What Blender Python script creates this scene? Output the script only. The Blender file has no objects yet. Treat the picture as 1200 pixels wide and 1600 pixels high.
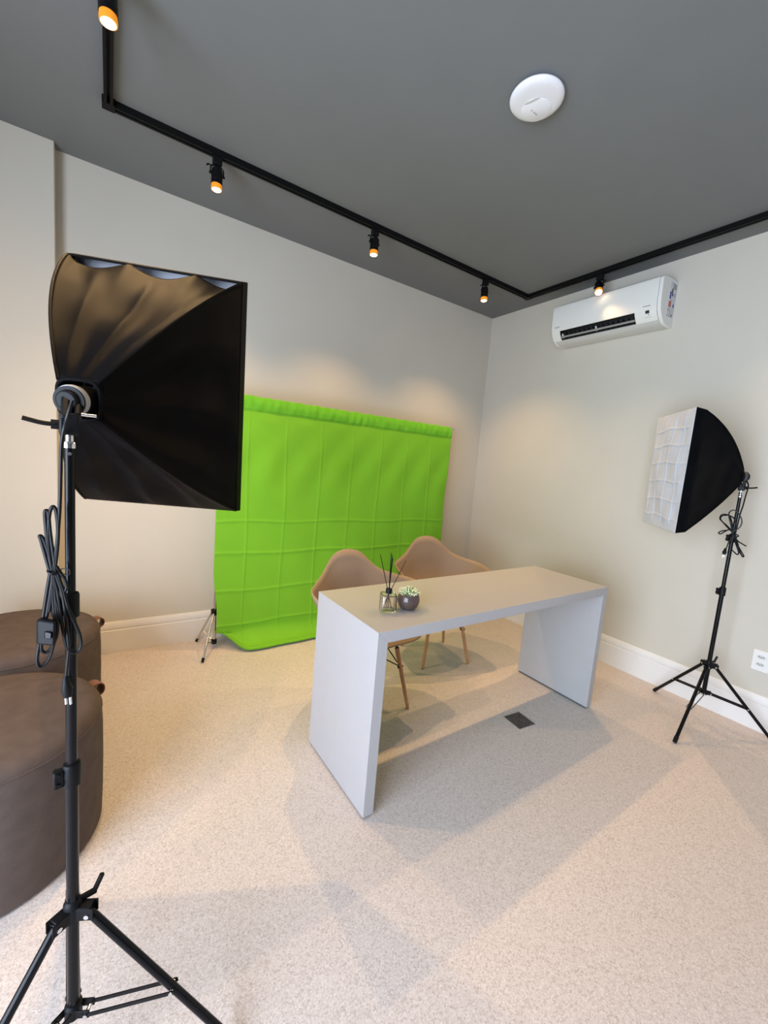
import bpy, math, random
from mathutils import Vector as V, Matrix
random.seed(7)
R = math.radians
PI = math.pi
scene = bpy.context.scene
col = scene.collection

# ------------------------------------------------------------------ camera
FPX, PITCH, ROLL, YAW = 642.18, 0.1179, 0.0835, 0.5938
CAM = V((-3.138, -3.0231, 1.3562))
H = 2.8557                                   # ceiling height
cf = V((math.sin(YAW) * math.cos(PITCH), math.cos(YAW) * math.cos(PITCH), -math.sin(PITCH)))
r0 = V((math.cos(YAW), -math.sin(YAW), 0)); u0 = r0.cross(cf)
cr = r0 * math.cos(ROLL) + u0 * math.sin(ROLL)
cu = -r0 * math.sin(ROLL) + u0 * math.cos(ROLL)
cam_data = bpy.data.cameras.new('camera'); cam = bpy.data.objects.new('camera', cam_data)
col.objects.link(cam); scene.camera = cam
cam_data.sensor_fit = 'HORIZONTAL'; cam_data.sensor_width = 36.0
cam_data.lens = 36.0 * FPX / 1200.0
cam_data.clip_start = 0.02; cam_data.clip_end = 200
M = Matrix((cr, cu, -cf)).transposed().to_4x4(); M.translation = CAM
cam.matrix_world = M

# ------------------------------------------------------------------ light
world = bpy.data.worlds.new('sky'); scene.world = world; world.use_nodes = True
bg = world.node_tree.nodes['Background']
bg.inputs[0].default_value = (0.72, 0.86, 1.0, 1); bg.inputs[1].default_value = 1.0

def area_light(name, loc, target, sx, sy, power, color):
    d = bpy.data.lights.new(name, 'AREA'); d.shape = 'RECTANGLE'; d.size = sx; d.size_y = sy
    d.energy = power; d.color = color
    o = bpy.data.objects.new(name, d); col.objects.link(o); o.location = loc
    o.rotation_euler = (V(target) - V(loc)).to_track_quat('-Z', 'Y').to_euler()
    return o
# daylight falling in through the open doorway of the left wall
area_light('daylight_side', (-4.90, -3.3, 1.2), (0, -3.3, 1.2), 2.6, 2.35, 248, (0.71, 0.82, 1.0))
LAMP_POWER = 65
LAMP_COLOR = (1.0, 0.63, 0.28)

vs = scene.view_settings
vs.view_transform = 'Standard'; vs.look = 'None'; vs.exposure = 0.0; vs.gamma = 1.0
vs.use_curve_mapping = False

# ------------------------------------------------------------------ materials
def new_mat(name):
    m = bpy.data.materials.new(name); m.use_nodes = True
    return m, m.node_tree, m.node_tree.nodes['Principled BSDF']

def mat(name, color, rough=0.5, metal=0.0, var=0.0, scale=30.0, bump=0.0, bscale=None, spec=0.5, **kw):
    m, nt, b = new_mat(name)
    b.inputs['Roughness'].default_value = rough; b.inputs['Metallic'].default_value = metal
    b.inputs['Specular IOR Level'].default_value = spec
    tc = nt.nodes.new('ShaderNodeTexCoord')
    n = nt.nodes.new('ShaderNodeTexNoise'); n.inputs['Scale'].default_value = scale; n.inputs['Detail'].default_value = 4
    nt.links.new(tc.outputs['Object'], n.inputs['Vector'])
    rp = nt.nodes.new('ShaderNodeValToRGB')
    rp.color_ramp.elements[0].position = 0.3; rp.color_ramp.elements[1].position = 0.7
    rp.color_ramp.elements[0].color = tuple(c * (1 - var) for c in color) + (1,)
    rp.color_ramp.elements[1].color = tuple(min(1, c * (1 + var)) for c in color) + (1,)
    nt.links.new(n.outputs['Fac'], rp.inputs['Fac']); nt.links.new(rp.outputs['Color'], b.inputs['Base Color'])
    if bump:
        n2 = nt.nodes.new('ShaderNodeTexNoise'); n2.inputs['Scale'].default_value = bscale or scale * 4
        n2.inputs['Detail'].default_value = 3
        nt.links.new(tc.outputs['Object'], n2.inputs['Vector'])
        bp = nt.nodes.new('ShaderNodeBump'); bp.inputs['Strength'].default_value = bump; bp.inputs['Distance'].default_value = 0.002
        nt.links.new(n2.outputs['Fac'], bp.inputs['Height']); nt.links.new(bp.outputs['Normal'], b.inputs['Normal'])
    for k, v in kw.items(): b.inputs[k].default_value = v
    return m

def speckle_floor():
    m, nt, b = new_mat('speckled vinyl')
    tc = nt.nodes.new('ShaderNodeTexCoord')
    def vor(scale):
        v = nt.nodes.new('ShaderNodeTexVoronoi'); v.inputs['Scale'].default_value = scale
        nt.links.new(tc.outputs['Object'], v.inputs['Vector'])
        s = nt.nodes.new('ShaderNodeSeparateColor'); nt.links.new(v.outputs['Color'], s.inputs[0])
        return s.outputs[0]
    rp = nt.nodes.new('ShaderNodeValToRGB'); e = rp.color_ramp.elements
    base = (0.62, 0.555, 0.525)
    e[0].position = 0.0; e[0].color = (0.47, 0.415, 0.385, 1)
    e[1].position = 1.0; e[1].color = (0.72, 0.66, 0.63, 1)
    for p_, c_ in ((0.10, (0.53, 0.47, 0.44)), (0.22, base), (0.72, base), (0.88, (0.69, 0.63, 0.595))):
        q = e.new(p_); q.color = c_ + (1,)
    nt.links.new(vor(330), rp.inputs['Fac'])
    rp2 = nt.nodes.new('ShaderNodeValToRGB'); e = rp2.color_ramp.elements
    e[0].position = 0.12; e[0].color = (0.86, 0.85, 0.84, 1); e[1].position = 0.3; e[1].color = (1, 1, 1, 1)
    nt.links.new(vor(190), rp2.inputs['Fac'])
    mx = nt.nodes.new('ShaderNodeMix'); mx.data_type = 'RGBA'; mx.blend_type = 'MULTIPLY'; mx.inputs[0].default_value = 1
    nt.links.new(rp.outputs[0], mx.inputs[6]); nt.links.new(rp2.outputs[0], mx.inputs[7])
    nt.links.new(mx.outputs[2], b.inputs['Base Color'])
    b.inputs['Roughness'].default_value = 0.5; b.inputs['Specular IOR Level'].default_value = 0.35
    return m

def glow(name, color, strength):
    m, nt, b = new_mat(name)
    b.inputs['Base Color'].default_value = color + (1,)
    b.inputs['Emission Color'].default_value = color + (1,); b.inputs['Emission Strength'].default_value = strength
    return m

def glass(name, color=(1, 1, 1), rough=0.0, ior=1.45):
    m, nt, b = new_mat(name)
    b.inputs['Base Color'].default_value = color + (1,); b.inputs['Transmission Weight'].default_value = 1
    b.inputs['Roughness'].default_value = rough; b.inputs['IOR'].default_value = ior
    return m

MT = dict(
    wall=mat('greige wall paint', (0.605, 0.565, 0.482), 0.75, var=0.015, scale=3, bump=0.06, bscale=260, spec=0.25),
    ceil=mat('dark grey ceiling paint', (0.186, 0.194, 0.194), 0.8, var=0.02, scale=4, bump=0.05, bscale=260, spec=0.25),
    accent=mat('charcoal wall paint', (0.07, 0.07, 0.07), 0.8, var=0.02, scale=4),
    floor=speckle_floor(),
    trim=mat('white skirting lacquer', (0.78, 0.76, 0.73), 0.42, var=0.01, scale=8),
    desk=mat('white desk lacquer', (0.405, 0.40, 0.405), 0.38, var=0.012, scale=14, bump=0.03, bscale=500),
    pad=mat('dark glide', (0.05, 0.05, 0.06), 0.6),
    blackp=mat('black plastic', (0.006, 0.006, 0.007), 0.45, var=0.15, scale=60, bump=0.05, bscale=600, spec=0.16),
    blackm=mat('black painted tube', (0.005, 0.005, 0.006), 0.20, var=0.1, scale=40, spec=0.2),
    track=mat('black track paint', (0.005, 0.005, 0.005), 0.5, spec=0.12),
    nylon=mat('black satin nylon', (0.0042, 0.0042, 0.0048), 0.40, var=0.2, scale=9, bump=0.30, bscale=1100, spec=0.022),
    lining=mat('silver lining', (0.62, 0.62, 0.64), 0.5, bump=0.2, bscale=80),
    diffuser=mat('white diffuser cloth', (0.58, 0.60, 0.67), 0.75, var=0.02, scale=20, bump=0.1, bscale=900),
    chrome=mat('chrome', (0.80, 0.80, 0.80), 0.18, 1.0),
    alu=mat('silver tube', (0.62, 0.62, 0.60), 0.3, 1.0),
    cord=mat('black cord rubber', (0.007, 0.007, 0.008), 0.33, spec=0.22),
    green=mat('green backdrop cloth', (0.175, 0.46, 0.024), 0.82, var=0.03, scale=6, bump=0.12, bscale=900, spec=0.2),
    greenhem=mat('doubled green cloth', (0.125, 0.42, 0.022), 0.82, var=0.05, scale=14, bump=0.12, bscale=900, spec=0.2),
    taupe=mat('taupe pouf fabric', (0.105, 0.080, 0.070), 0.92, var=0.12, scale=20, bump=0.35, bscale=500, spec=0.15),
    leather=mat('brown leather', (0.20, 0.075, 0.035), 0.5, var=0.15, scale=60, bump=0.2),
    shell=mat('beige moulded shell', (0.30, 0.215, 0.142), 0.55, var=0.015, scale=10, bump=0.04, bscale=400, spec=0.4),
    wood=mat('beech leg', (0.50, 0.255, 0.11), 0.5, var=0.12, scale=40, bump=0.08),
    acw=mat('white appliance plastic', (0.80, 0.79, 0.745), 0.35, var=0.005),
    acg=mat('pale grey appliance plastic', (0.60, 0.60, 0.57), 0.4),
    louver=mat('grey louver plastic', (0.30, 0.29, 0.27), 0.4),
    dark=mat('dark cavity', (0.012, 0.012, 0.012), 0.6),
    grey=mat('grey print', (0.33, 0.33, 0.33), 0.6),
    blue=mat('blue print', (0.05, 0.06, 0.30), 0.6),
    red=mat('red print', (0.50, 0.13, 0.10), 0.6),
    paper=mat('white sticker', (0.62, 0.62, 0.64), 0.6),
    apw=mat('white access point plastic', (0.80, 0.80, 0.82), 0.4),
    pot=mat('brown glazed ceramic', (0.085, 0.060, 0.052), 0.12, var=0.10, scale=35),
    soil=mat('soil', (0.05, 0.035, 0.02), 0.9, bump=0.5),
    leaf=mat('green leaf', (0.16, 0.30, 0.035), 0.5, var=0.25, scale=90),
    petal=mat('cream leaf tip', (0.78, 0.80, 0.58), 0.55, var=0.06, scale=90),
    glass=glass('clear glass'), liquid=glass('scented oil', (0.96, 0.95, 0.90), ior=1.02),
    stone=mat('dark stone inlay', (0.070, 0.064, 0.058), 0.7, var=0.9, scale=110, bump=0.5, bscale=200),
    outlet=mat('white socket plastic', (0.80, 0.79, 0.76), 0.4),
    bulb=glow('lit lamp face', (1.0, 0.80, 0.48), 18), amber=glow('amber lamp bloom', (0.55, 0.19, 0.012), 1.15),  # amber emission imitates lens bloom around the lit lamps
    frame=mat('window frame white', (0.75, 0.75, 0.75), 0.4), pane=glass('window glass'),
)

# ------------------------------------------------------------------ mesh helpers
def basis(d):
    d = V(d).normalized(); a = V((0, 0, 1)) if abs(d.z) < 0.95 else V((1, 0, 0))
    x = a.cross(d).normalized(); return x, d.cross(x), d

class MB:
    def __init__(s): s.v = []; s.f = []; s.mi = []; s.cur = 0
    def add(s, vs, fs):
        o = len(s.v); s.v += [V(p) for p in vs]; s.f += [tuple(i + o for i in f) for f in fs]; s.mi += [s.cur] * len(fs)
        return s
    def box(s, c, size, rot=None):
        c = V(c); hx, hy, hz = (k / 2 for k in size)
        vs = [V((x, y, z)) for x in (-hx, hx) for y in (-hy, hy) for z in (-hz, hz)]
        if rot is not None: vs = [rot @ p for p in vs]
        return s.add([c + p for p in vs], [(0, 1, 3, 2), (4, 6, 7, 5), (0, 4, 5, 1), (2, 3, 7, 6), (0, 2, 6, 4), (1, 5, 7, 3)])
    def box2(s, a, b):
        a, b = V(a), V(b); return s.box((a + b) / 2, [abs(k) for k in (b - a)])
    def cyl(s, p0, p1, r0, r1=None, n=16, caps=True):
        p0, p1 = V(p0), V(p1); r1 = r0 if r1 is None else r1; x, y, d = basis(p1 - p0)
        vs = []
        for p, r in ((p0, r0), (p1, r1)):
            vs += [p + (x * math.cos(2 * PI * i / n) + y * math.sin(2 * PI * i / n)) * r for i in range(n)]
        fs = [(i, (i + 1) % n, n + (i + 1) % n, n + i) for i in range(n)]
        if caps: fs += [tuple(range(n - 1, -1, -1)), tuple(range(n, 2 * n))]
        return s.add(vs, fs)
    def lathe(s, prof, o=(0, 0, 0), axis=(0, 0, 1), n=32, cap0=True, cap1=True):
        o = V(o); x, y, d = basis(axis); vs = []
        for r, h in prof:
            vs += [o + d * h + (x * math.cos(2 * PI * i / n) + y * math.sin(2 * PI * i / n)) * r for i in range(n)]
        fs = []
        for k in range(len(prof) - 1):
            fs += [(k * n + i, k * n + (i + 1) % n, (k + 1) * n + (i + 1) % n, (k + 1) * n + i) for i in range(n)]
        if cap0: fs.append(tuple(range(n - 1, -1, -1)))
        if cap1: m_ = (len(prof) - 1) * n; fs.append(tuple(range(m_, m_ + n)))
        return s.add(vs, fs)
    def tube(s, pts, r, n=8, flat=1.0, sub=6, smooth=True):
        pts = [V(p) for p in pts]
        if smooth: pts = catmull(pts, sub)
        vs = []; t = (pts[1] - pts[0]).normalized(); x, y, _ = basis(t)
        for i, p in enumerate(pts):
            a = pts[max(i - 1, 0)]; b = pts[min(i + 1, len(pts) - 1)]; t = (b - a)
            t = t.normalized() if t.length > 1e-9 else V((0, 0, 1))
            x = (x - t * x.dot(t)); x = x.normalized() if x.length > 1e-6 else basis(t)[0]; y = t.cross(x)
            vs += [p + x * math.cos(2 * PI * k / n) * r + y * math.sin(2 * PI * k / n) * r * flat for k in range(n)]
        m_ = len(pts); fs = []
        for i in range(m_ - 1):
            fs += [(i * n + k, i * n + (k + 1) % n, (i + 1) * n + (k + 1) % n, (i + 1) * n + k) for k in range(n)]
        fs += [tuple(range(n - 1, -1, -1)), tuple(range((m_ - 1) * n, m_ * n))]
        return s.add(vs, fs)
    def grid(s, fn, nu, nv, wrap=False):
        vs = [fn(i / nu, j / nv) for j in range(nv + 1) for i in range(nu + (0 if wrap else 1))]
        w = nu if wrap else nu + 1; fs = []
        for j in range(nv):
            for i in range(nu):
                a = j * w + i; b = j * w + (i + 1) % w; fs.append((a, b, b + w, a + w))
        return s.add(vs, fs)
    def prism(s, poly, fn, t0, t1):
        n = len(poly); vs = [fn(p, t0) for p in poly] + [fn(p, t1) for p in poly]
        fs = [(i, (i + 1) % n, n + (i + 1) % n, n + i) for i in range(n)] + [tuple(range(n - 1, -1, -1)), tuple(range(n, 2 * n))]
        return s.add(vs, fs)
    def build(s, name, m, parent=None, smooth=True, bevel=0, solid=0, subd=0, angle=38):
        o0 = V(parent['_w']) if parent and '_w' in parent else V((0, 0, 0))
        me = bpy.data.meshes.new(name); me.from_pydata([tuple(p - o0) for p in s.v], [], s.f)
        for k in (m if isinstance(m, (list, tuple)) else [m]): me.materials.append(MT[k])
        me.polygons.foreach_set('material_index', s.mi)
        import bmesh
        bm = bmesh.new(); bm.from_mesh(me); bmesh.ops.recalc_face_normals(bm, faces=bm.faces); bm.to_mesh(me); bm.free()
        if smooth:
            me.shade_smooth(); me.set_sharp_from_angle(angle=R(angle))
        o = bpy.data.objects.new(name, me); col.objects.link(o)
        if parent: o.parent = parent; o['_w'] = tuple(o0)
        if solid: q = o.modifiers.new('solid', 'SOLIDIFY'); q.thickness = solid; q.offset = 0
        if subd: q = o.modifiers.new('sub', 'SUBSURF'); q.levels = subd; q.render_levels = subd
        if bevel: q = o.modifiers.new('bevel', 'BEVEL'); q.width = bevel; q.segments = 2; q.limit_method = 'ANGLE'; q.angle_limit = R(40)
        return o

def catmull(p, sub):
    out = []
    for i in range(len(p) - 1):
        a = p[i - 1] if i else p[0] * 2 - p[1]; b = p[i]; c = p[i + 1]; d = p[i + 2] if i + 2 < len(p) else p[-1] * 2 - p[-2]
        for k in range(sub):
            t = k / sub
            out.append(0.5 * ((2 * b) + (c - a) * t + (2 * a - 5 * b + 4 * c - d) * t * t + (3 * b - a - 3 * c + d) * t ** 3))
    return out + [p[-1]]

def thing(name, label, cat, loc, group=None):
    o = bpy.data.objects.new(name, None); col.objects.link(o); o.empty_display_size = 0.05
    o.location = loc; o['_w'] = tuple(loc); o['label'] = label; o['category'] = cat
    if group: o['group'] = group
    return o
def struct(o): o['kind'] = 'structure'; return o
def ss(a, b, x):
    t = min(1, max(0, (x - a) / (b - a))); return t * t * (3 - 2 * t)

def view_pt(px, py, through, back=0.0):
    """a photo pixel set on the upright plane through a point, facing the viewer"""
    d = cf + cr * ((px - 600) / FPX) - cu * ((py - 800) / FPX)
    n = (V(through) - CAM); n.z = 0; n.normalize()
    t = (V(through) - CAM).dot(n) / d.dot(n)
    return CAM + d * t + n * back

# ================================================================== the room
XL, YF = -4.7, -5.2
struct(MB().box2((XL - .15, YF - .15, -.12), (.15, .15, 0)).build('floor', 'floor', smooth=False))
struct(MB().box2((XL - .15, YF - .15, H), (.15, .15, H + .12)).build('ceiling', 'ceil', smooth=False))
struct(MB().box2((XL - .15, 0, 0), (.15, .15, H)).build('wall_back', 'wall', smooth=False))
struct(MB().box2((0, YF - .15, 0), (.15, 0, H)).build('wall_right', 'wall', smooth=False))
PX, PY = -3.382, -.077
struct(MB().box2((XL, PY, 0), (PX, 0, H)).build('wall_back_pier', 'wall', smooth=False, bevel=.003))
# left wall and front wall with glazed openings
wy0, wy1, wz1 = -4.6, -2.0, 2.35
m = MB(); m.box2((XL - .15, YF - .15, 0), (XL, wy0, H)); m.box2((XL - .15, wy1, 0), (XL, 0, H)); m.box2((XL - .15, wy0, wz1), (XL, wy1, H))
struct(m.build('wall_left', 'wall', smooth=False))
m = MB(); m.box2((XL - .15, YF - .15, 0), (.15, YF, H))
struct(m.build('wall_front', 'accent', smooth=False))
def window(name, ax, p, a0, a1, z0, z1):
    def q(a, z, d): return (p + d, a, z) if ax == 'x' else (a, p + d, z)
    m = MB(); w = .05
    for (b0, b1, c0, c1) in ((a0, a0 + w, z0, z1), (a1 - w, a1, z0, z1), (a0, a1, z0, z0 + w), (a0, a1, z1 - w, z1), ((a0 + a1 - w) / 2, (a0 + a1 + w) / 2, z0, z1)):
        m.box2(q(b0, c0, -.03), q(b1, c1, .03))
    struct(m.build(name, 'frame', smooth=False))
window('window_1', 'x', XL - .08, wy0, wy1, 0, wz1)

# skirting boards
HB = .207
prof = [(0, 0), (.018, 0), (.018, .150), (.0165, .153), (.0125, .155), (.0125, .160), (.0155, .163), (.016, .172), (.014, .190), (.010, .200), (.007, HB), (0, HB)]
def skirting(name, a, b, n):
    a, b, n = V(a), V(b), V(n)
    struct(MB().prism(prof, lambda p_, t: a + (b - a) * t + n * p_[0] + V((0, 0, p_[1])), 0, 1).build(name, 'trim', angle=25))
skirting('baseboard_back', (PX, 0, 0), (0, 0, 0), (0, -1, 0))
skirting('baseboard_right', (0, YF, 0), (0, -.018, 0), (-1, 0, 0))
skirting('baseboard_pier', (XL, PY, 0), (PX, PY, 0), (0, -1, 0))
skirting('baseboard_front', (XL, YF, 0), (0, YF, 0), (0, 1, 0))

# ================================================================== ceiling track with spot lamps
TX0, TX1, TY0, TY1 = -3.148, -.212, -.578, -4.3
TH = .030
trk = thing('lighting_track', 'black rectangular lighting track fixed to the dark grey ceiling', 'track light', ((TX0 + TX1) / 2, (TY0 + TY1) / 2, H))
U = [(-.0175, 0), (.0175, 0), (.0175, -TH), (.006, -TH), (.006, -.010), (-.006, -.010), (-.006, -TH), (-.0175, -TH)]
def rail(a, b):
    a, b = V(a), V(b); x = (b - a).normalized().cross(V((0, 0, 1)))
    MB().prism(U, lambda p_, t: a + (b - a) * t + x * p_[0] + V((0, 0, p_[1])), 0, 1).build('rail', 'track', trk, smooth=False)
e = .024
rail((TX0 + e, TY0, H), (TX1 - e, TY0, H)); rail((TX0, TY0 - e, H), (TX0, TY1 + e, H))
rail((TX1, TY0 - e, H), (TX1, TY1 + e, H)); rail((TX0 + e, TY1, H), (TX1 - e, TY1, H))
for x in (TX0, TX1):
    for y in (TY0, TY1):
        MB().box2((x - .0245, y - .0245, H - TH - .001), (x + .0245, y + .0245, H)).build('corner_connector', 'track', trk, smooth=False, bevel=.002)

def spot(x, y, aim, label, along='x', lit=LAMP_POWER, cone=110):
    z0 = H - TH
    t = thing('track_spot_lamp', label, 'spot lamp', (x, y, z0), 'spot lamps on the ceiling track')
    aim = V(aim).normalized(); side = V((1, 0, 0)) if along == 'x' else V((0, 1, 0))
    hs = (.022, .016) if along == 'x' else (.016, .022)
    MB().box2((x - hs[0], y - hs[1], z0 - .040), (x + hs[0], y + hs[1], z0 - .0005)).build('adapter', 'blackp', t, bevel=.003)
    piv = V((x, y, z0 - .083)); w = .031
    top = V((x, y, z0 - .045))
    MB().tube([piv + side * w, V((piv.x, piv.y, 0)) + side * w + V((0, 0, top.z - .012)), top + side * (w - .012), top - side * (w - .012),
               V((piv.x, piv.y, 0)) - side * w + V((0, 0, top.z - .012)), piv - side * w], .0035, 6, sub=4).build('yoke', 'blackm', t)
    r_ = .0275
    b = MB().lathe([(.004, -.028), (.018, -.028), (.0255, -.022), (r_, -.012), (r_, .028), (r_ - .0008, .029), (r_, .030), (r_, .048), (r_ - .003, .048), (r_ - .004, .040)], piv, aim, 28, cap1=False).build('lamp_body', 'blackm', t)
    for s_ in (-1, 1): MB().cyl(piv + side * s_ * (w - .004), piv + side * s_ * (w + .007), .006, n=12).build('pivot_screw', 'blackm', t)
    MB().lathe([(r_ - .003, .040), (r_ - .0015, .060), (r_ - .002, .0705), (r_ - .006, .0715)], piv, aim, 28, cap0=False, cap1=False).build('bulb_bloom_rim', 'amber', t)  # bulb edge drawn long and glowing amber to stand in for lens bloom
    MB().lathe([(r_ - .003, .0695), (.018, .0735), (.009, .0750), (.001, .0755)], piv, aim, 28, cap0=True).build('bulb_face', 'bulb', t)
    bk = piv - aim * .024
    o_ = side * -1
    MB().tube([top + o_ * .01, top + o_ * .035 + V((0, 0, -.004)), top + o_ * .050 + V((0, 0, -.012)), bk + o_ * .040 + V((0, 0, .012)), bk + o_ * .012, bk], .0026, 6).build('cable', 'cord', t)
    d = bpy.data.lights.new('spot_light', 'SPOT'); d.energy = lit; d.color = LAMP_COLOR
    d.spot_size = R(cone); d.spot_blend = 1.0; d.shadow_soft_size = .013
    o = bpy.data.objects.new('spot_light', d); col.objects.link(o); o.parent = t
    o.location = piv + aim * .085 - V((x, y, z0)); o.rotation_euler = aim.to_track_quat('-Z', 'Y').to_euler()
    return t
spot(-2.687, TY0, (.0, -.02, -1), 'black spot lamp on the ceiling track above the large softbox')
spot(-1.735, TY0, (.0, -.04, -1), 'black spot lamp on the ceiling track above the middle of the green backdrop')
spot(-.72, TY0, (.0, -.04, -1), 'black spot lamp on the ceiling track beside the room corner')
spot(TX1, -1.204, (-.62, -.45, -1), 'black spot lamp on the ceiling track in front of the air conditioner', 'y')
spot(TX0, -1.238, (.03, .0, -1), 'black spot lamp on the ceiling track over the round poufs', 'y')
spot(TX1, -2.42, (-.35, 0, -1), 'black spot lamp on the ceiling track above the wall socket', 'y', 26)
spot(TX0, -2.45, (-.22, 1, -.98), 'black spot lamp on the ceiling track turned towards the wall pier', 'y', 80, 84)
spot(TX1, -3.4, (-.3, 0, -1), 'black spot lamp on the ceiling track far along the right wall', 'y', 30)

# ================================================================== air conditioner
AY0, AY1, AZ0, AZ1 = -.838, -1.632, 2.413, 2.706
ac = thing('air_conditioner', 'white split air conditioner mounted high on the right wall', 'air conditioner', (0, (AY0 + AY1) / 2, AZ0))
hgt = AZ1 - AZ0
# cross-section (distance from wall, height)
APR = [(0, 0), (.095, 0), (.130, .012), (.165, .040), (.190, .080), (.200, .120), (.204, .180), (.205, .262), (.200, .276), (.188, .284), (.120, .293), (0, .293)]
side_w = .022
def acp(p_, y): return V((-p_[0], y, AZ0 + p_[1]))
SIDE = [(d * .975 if d > .1 else d, h_) for d, h_ in APR]
for n_, (ya, yb) in enumerate(((AY0, AY0 - side_w), (AY1 + side_w, AY1))):
    MB().prism(SIDE, lambda p_, t: acp(p_, t), ya, yb).build('end_cap', 'acw', ac, bevel=.003, angle=30)
ya, yb = AY0 - side_w, AY1 + side_w
oy0, oy1 = AY0 - .075, AY1 + .158        # outlet slot from .. to
# body back box
BODY = [(0, .012), (.09, .012), (.10, .03), (.11, .07), (.12, .12), (.12, .288), (0, .288)]
MB().prism(BODY, lambda p_, t: acp(p_, t), ya, yb).build('rear_housing', 'dark', ac, angle=30)
# front shell: upper panel over full width, lower pieces around the outlet
def strip(pr, y0, y1, name, m_, th=.006, dz=0):
    g = MB()
    n_ = len(pr)
    inn = [(max(d - th, 0), h_ + dz) for d, h_ in pr]
    g.prism(pr + inn[::-1], lambda p_, t: acp(p_, t), y0, y1)
    return g.build(name, m_, ac, angle=30)
UP = [(.120, .293), (.188, .284), (.200, .276), (.205, .262), (.204, .180), (.200, .120), (.193, .088)]
MID = [(.193, .088), (.184, .066), (.165, .040), (.147, .0235)]
LOW = [(.147, .0235), (.130, .012), (.095, 0), (.01, 0)]
strip(UP, ya, yb, 'front_panel', 'acw')
strip(MID, ya, oy0, 'lower_panel', 'acw'); cp = strip(MID, oy1, yb, 'lower_panel', 'acw')
strip(LOW, ya, yb, 'bottom_panel', 'acg', .004, .006)
# louver flap and vertical vanes
MB().prism([(.160, .0400), (.1595, .0425), (.1695, .0510), (.1705, .0490)], lambda p_, t: acp(p_, t), oy0 - .004, oy1 + .004).build('louver', 'louver', ac)
for k in range(15):
    y = oy0 + (oy1 - oy0) * (k + .7) / 15.4
    MB().prism([(.122, .030), (.150, .050), (.165, .078), (.125, .082)], lambda p_, t: acp(p_, t), y, y - .004).build('vane', 'dark', ac, smooth=False)
for yy in (oy0 - .012, (oy0 + oy1) / 2):
    MB().prism([(.150, .040), (.170, .052), (.174, .068), (.166, .070), (.148, .050)], lambda p_, t: acp(p_, t), yy, yy - .006).build('louver_clip', 'acw', ac)
# receiver window, prints and the stickers on the end
def on_mid(f_, lift=.0012):           # point on the lower panel profile, f_ 0 bottom .. 1 top
    K_ = [V((.165, .040)), V((.184, .066)), V((.193, .088))]; k_ = 0 if f_ < .55 else 1
    a, b = K_[k_], K_[k_ + 1]; q = f_ / .55 if k_ == 0 else (f_ - .55) / .45
    n = V((b.y - a.y, -(b.x - a.x))).normalized(); return a + (b - a) * q + n * lift
def patch(f0, f1, y0, y1, name, m_):
    g = MB(); a, b = on_mid(f0), on_mid(f1); a2, b2 = on_mid(f0, -.004), on_mid(f1, -.004)
    g.prism([tuple(a), tuple(b), tuple(b2), tuple(a2)], lambda p_, t: acp(p_, t), y0, y1); return g.build(name, m_, ac, smooth=False)
patch(.56, .92, oy1 - .068, oy1 - .092, 'receiver_window', 'dark')
patch(.36, .46, oy1 - .083, oy1 - .092, 'indicator', 'grey')
patch(.10, .17, oy1 - .062, oy1 - .100, 'small_print', 'acg')
g = MB(); g.prism([(.1995, .108), (.2000, .113), (.195, .113), (.195, .108)], lambda p_, t: acp(p_, t), oy1 - .052, oy1 - .098); g.build('printed_name', 'grey', ac, smooth=False)
cu_ = bpy.data.curves.new('brand_lettering', 'FONT'); cu_.body = 'DAIKIN'; cu_.size = .0135; cu_.extrude = .0004
to = bpy.data.objects.new('brand_lettering_curve', cu_); col.objects.link(to)
dg = bpy.context.evaluated_depsgraph_get(); me = bpy.data.meshes.new_from_object(to.evaluated_get(dg)); bpy.data.objects.remove(to)
lt = bpy.data.objects.new('brand_lettering', me); col.objects.link(lt); me.materials.append(MT['grey'])
lt.parent = ac
lt.matrix_local = Matrix.Translation(V((-.2006, AY0 - .030, AZ0 + .112)) - V(ac['_w'])) @ Matrix(((0, -.12, -.99, 0), (-1, 0, 0, 0), (0, .99, -.12, 0), (0, 0, 0, 1)))
def sticker(d0, d1, z0, z1, m_, name='sticker', k=0):
    MB().box2((-d0, AY1 - .0008 - k * .0003, AZ0 + z0), (-d1, AY1 + .001, AZ0 + z1)).build(name, m_, ac, smooth=False)
sticker(.010, .095, .060, .275, 'paper')
for (d0, d1, z0, z1, m_) in ((.012, .060, .235, .270, 'grey'), (.055, .070, .205, .235, 'dark'), (.018, .030, .190, .215, 'grey'), (.072, .093, .168, .212, 'blue'), (.045, .066, .190, .206, 'blue'),
                             (.060, .094, .118, .152, 'red'), (.060, .072, .152, .162, 'red'), (.018, .034, .125, .145, 'blue'), (.085, .092, .092, .106, 'dark'), (.055, .060, .076, .104, 'grey'), (.030, .040, .064, .080, 'dark'), (.050, .095, .060, .064, 'grey')):
    sticker(d0, d1, z0, z1, m_, 'sticker_print', 1)

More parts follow.
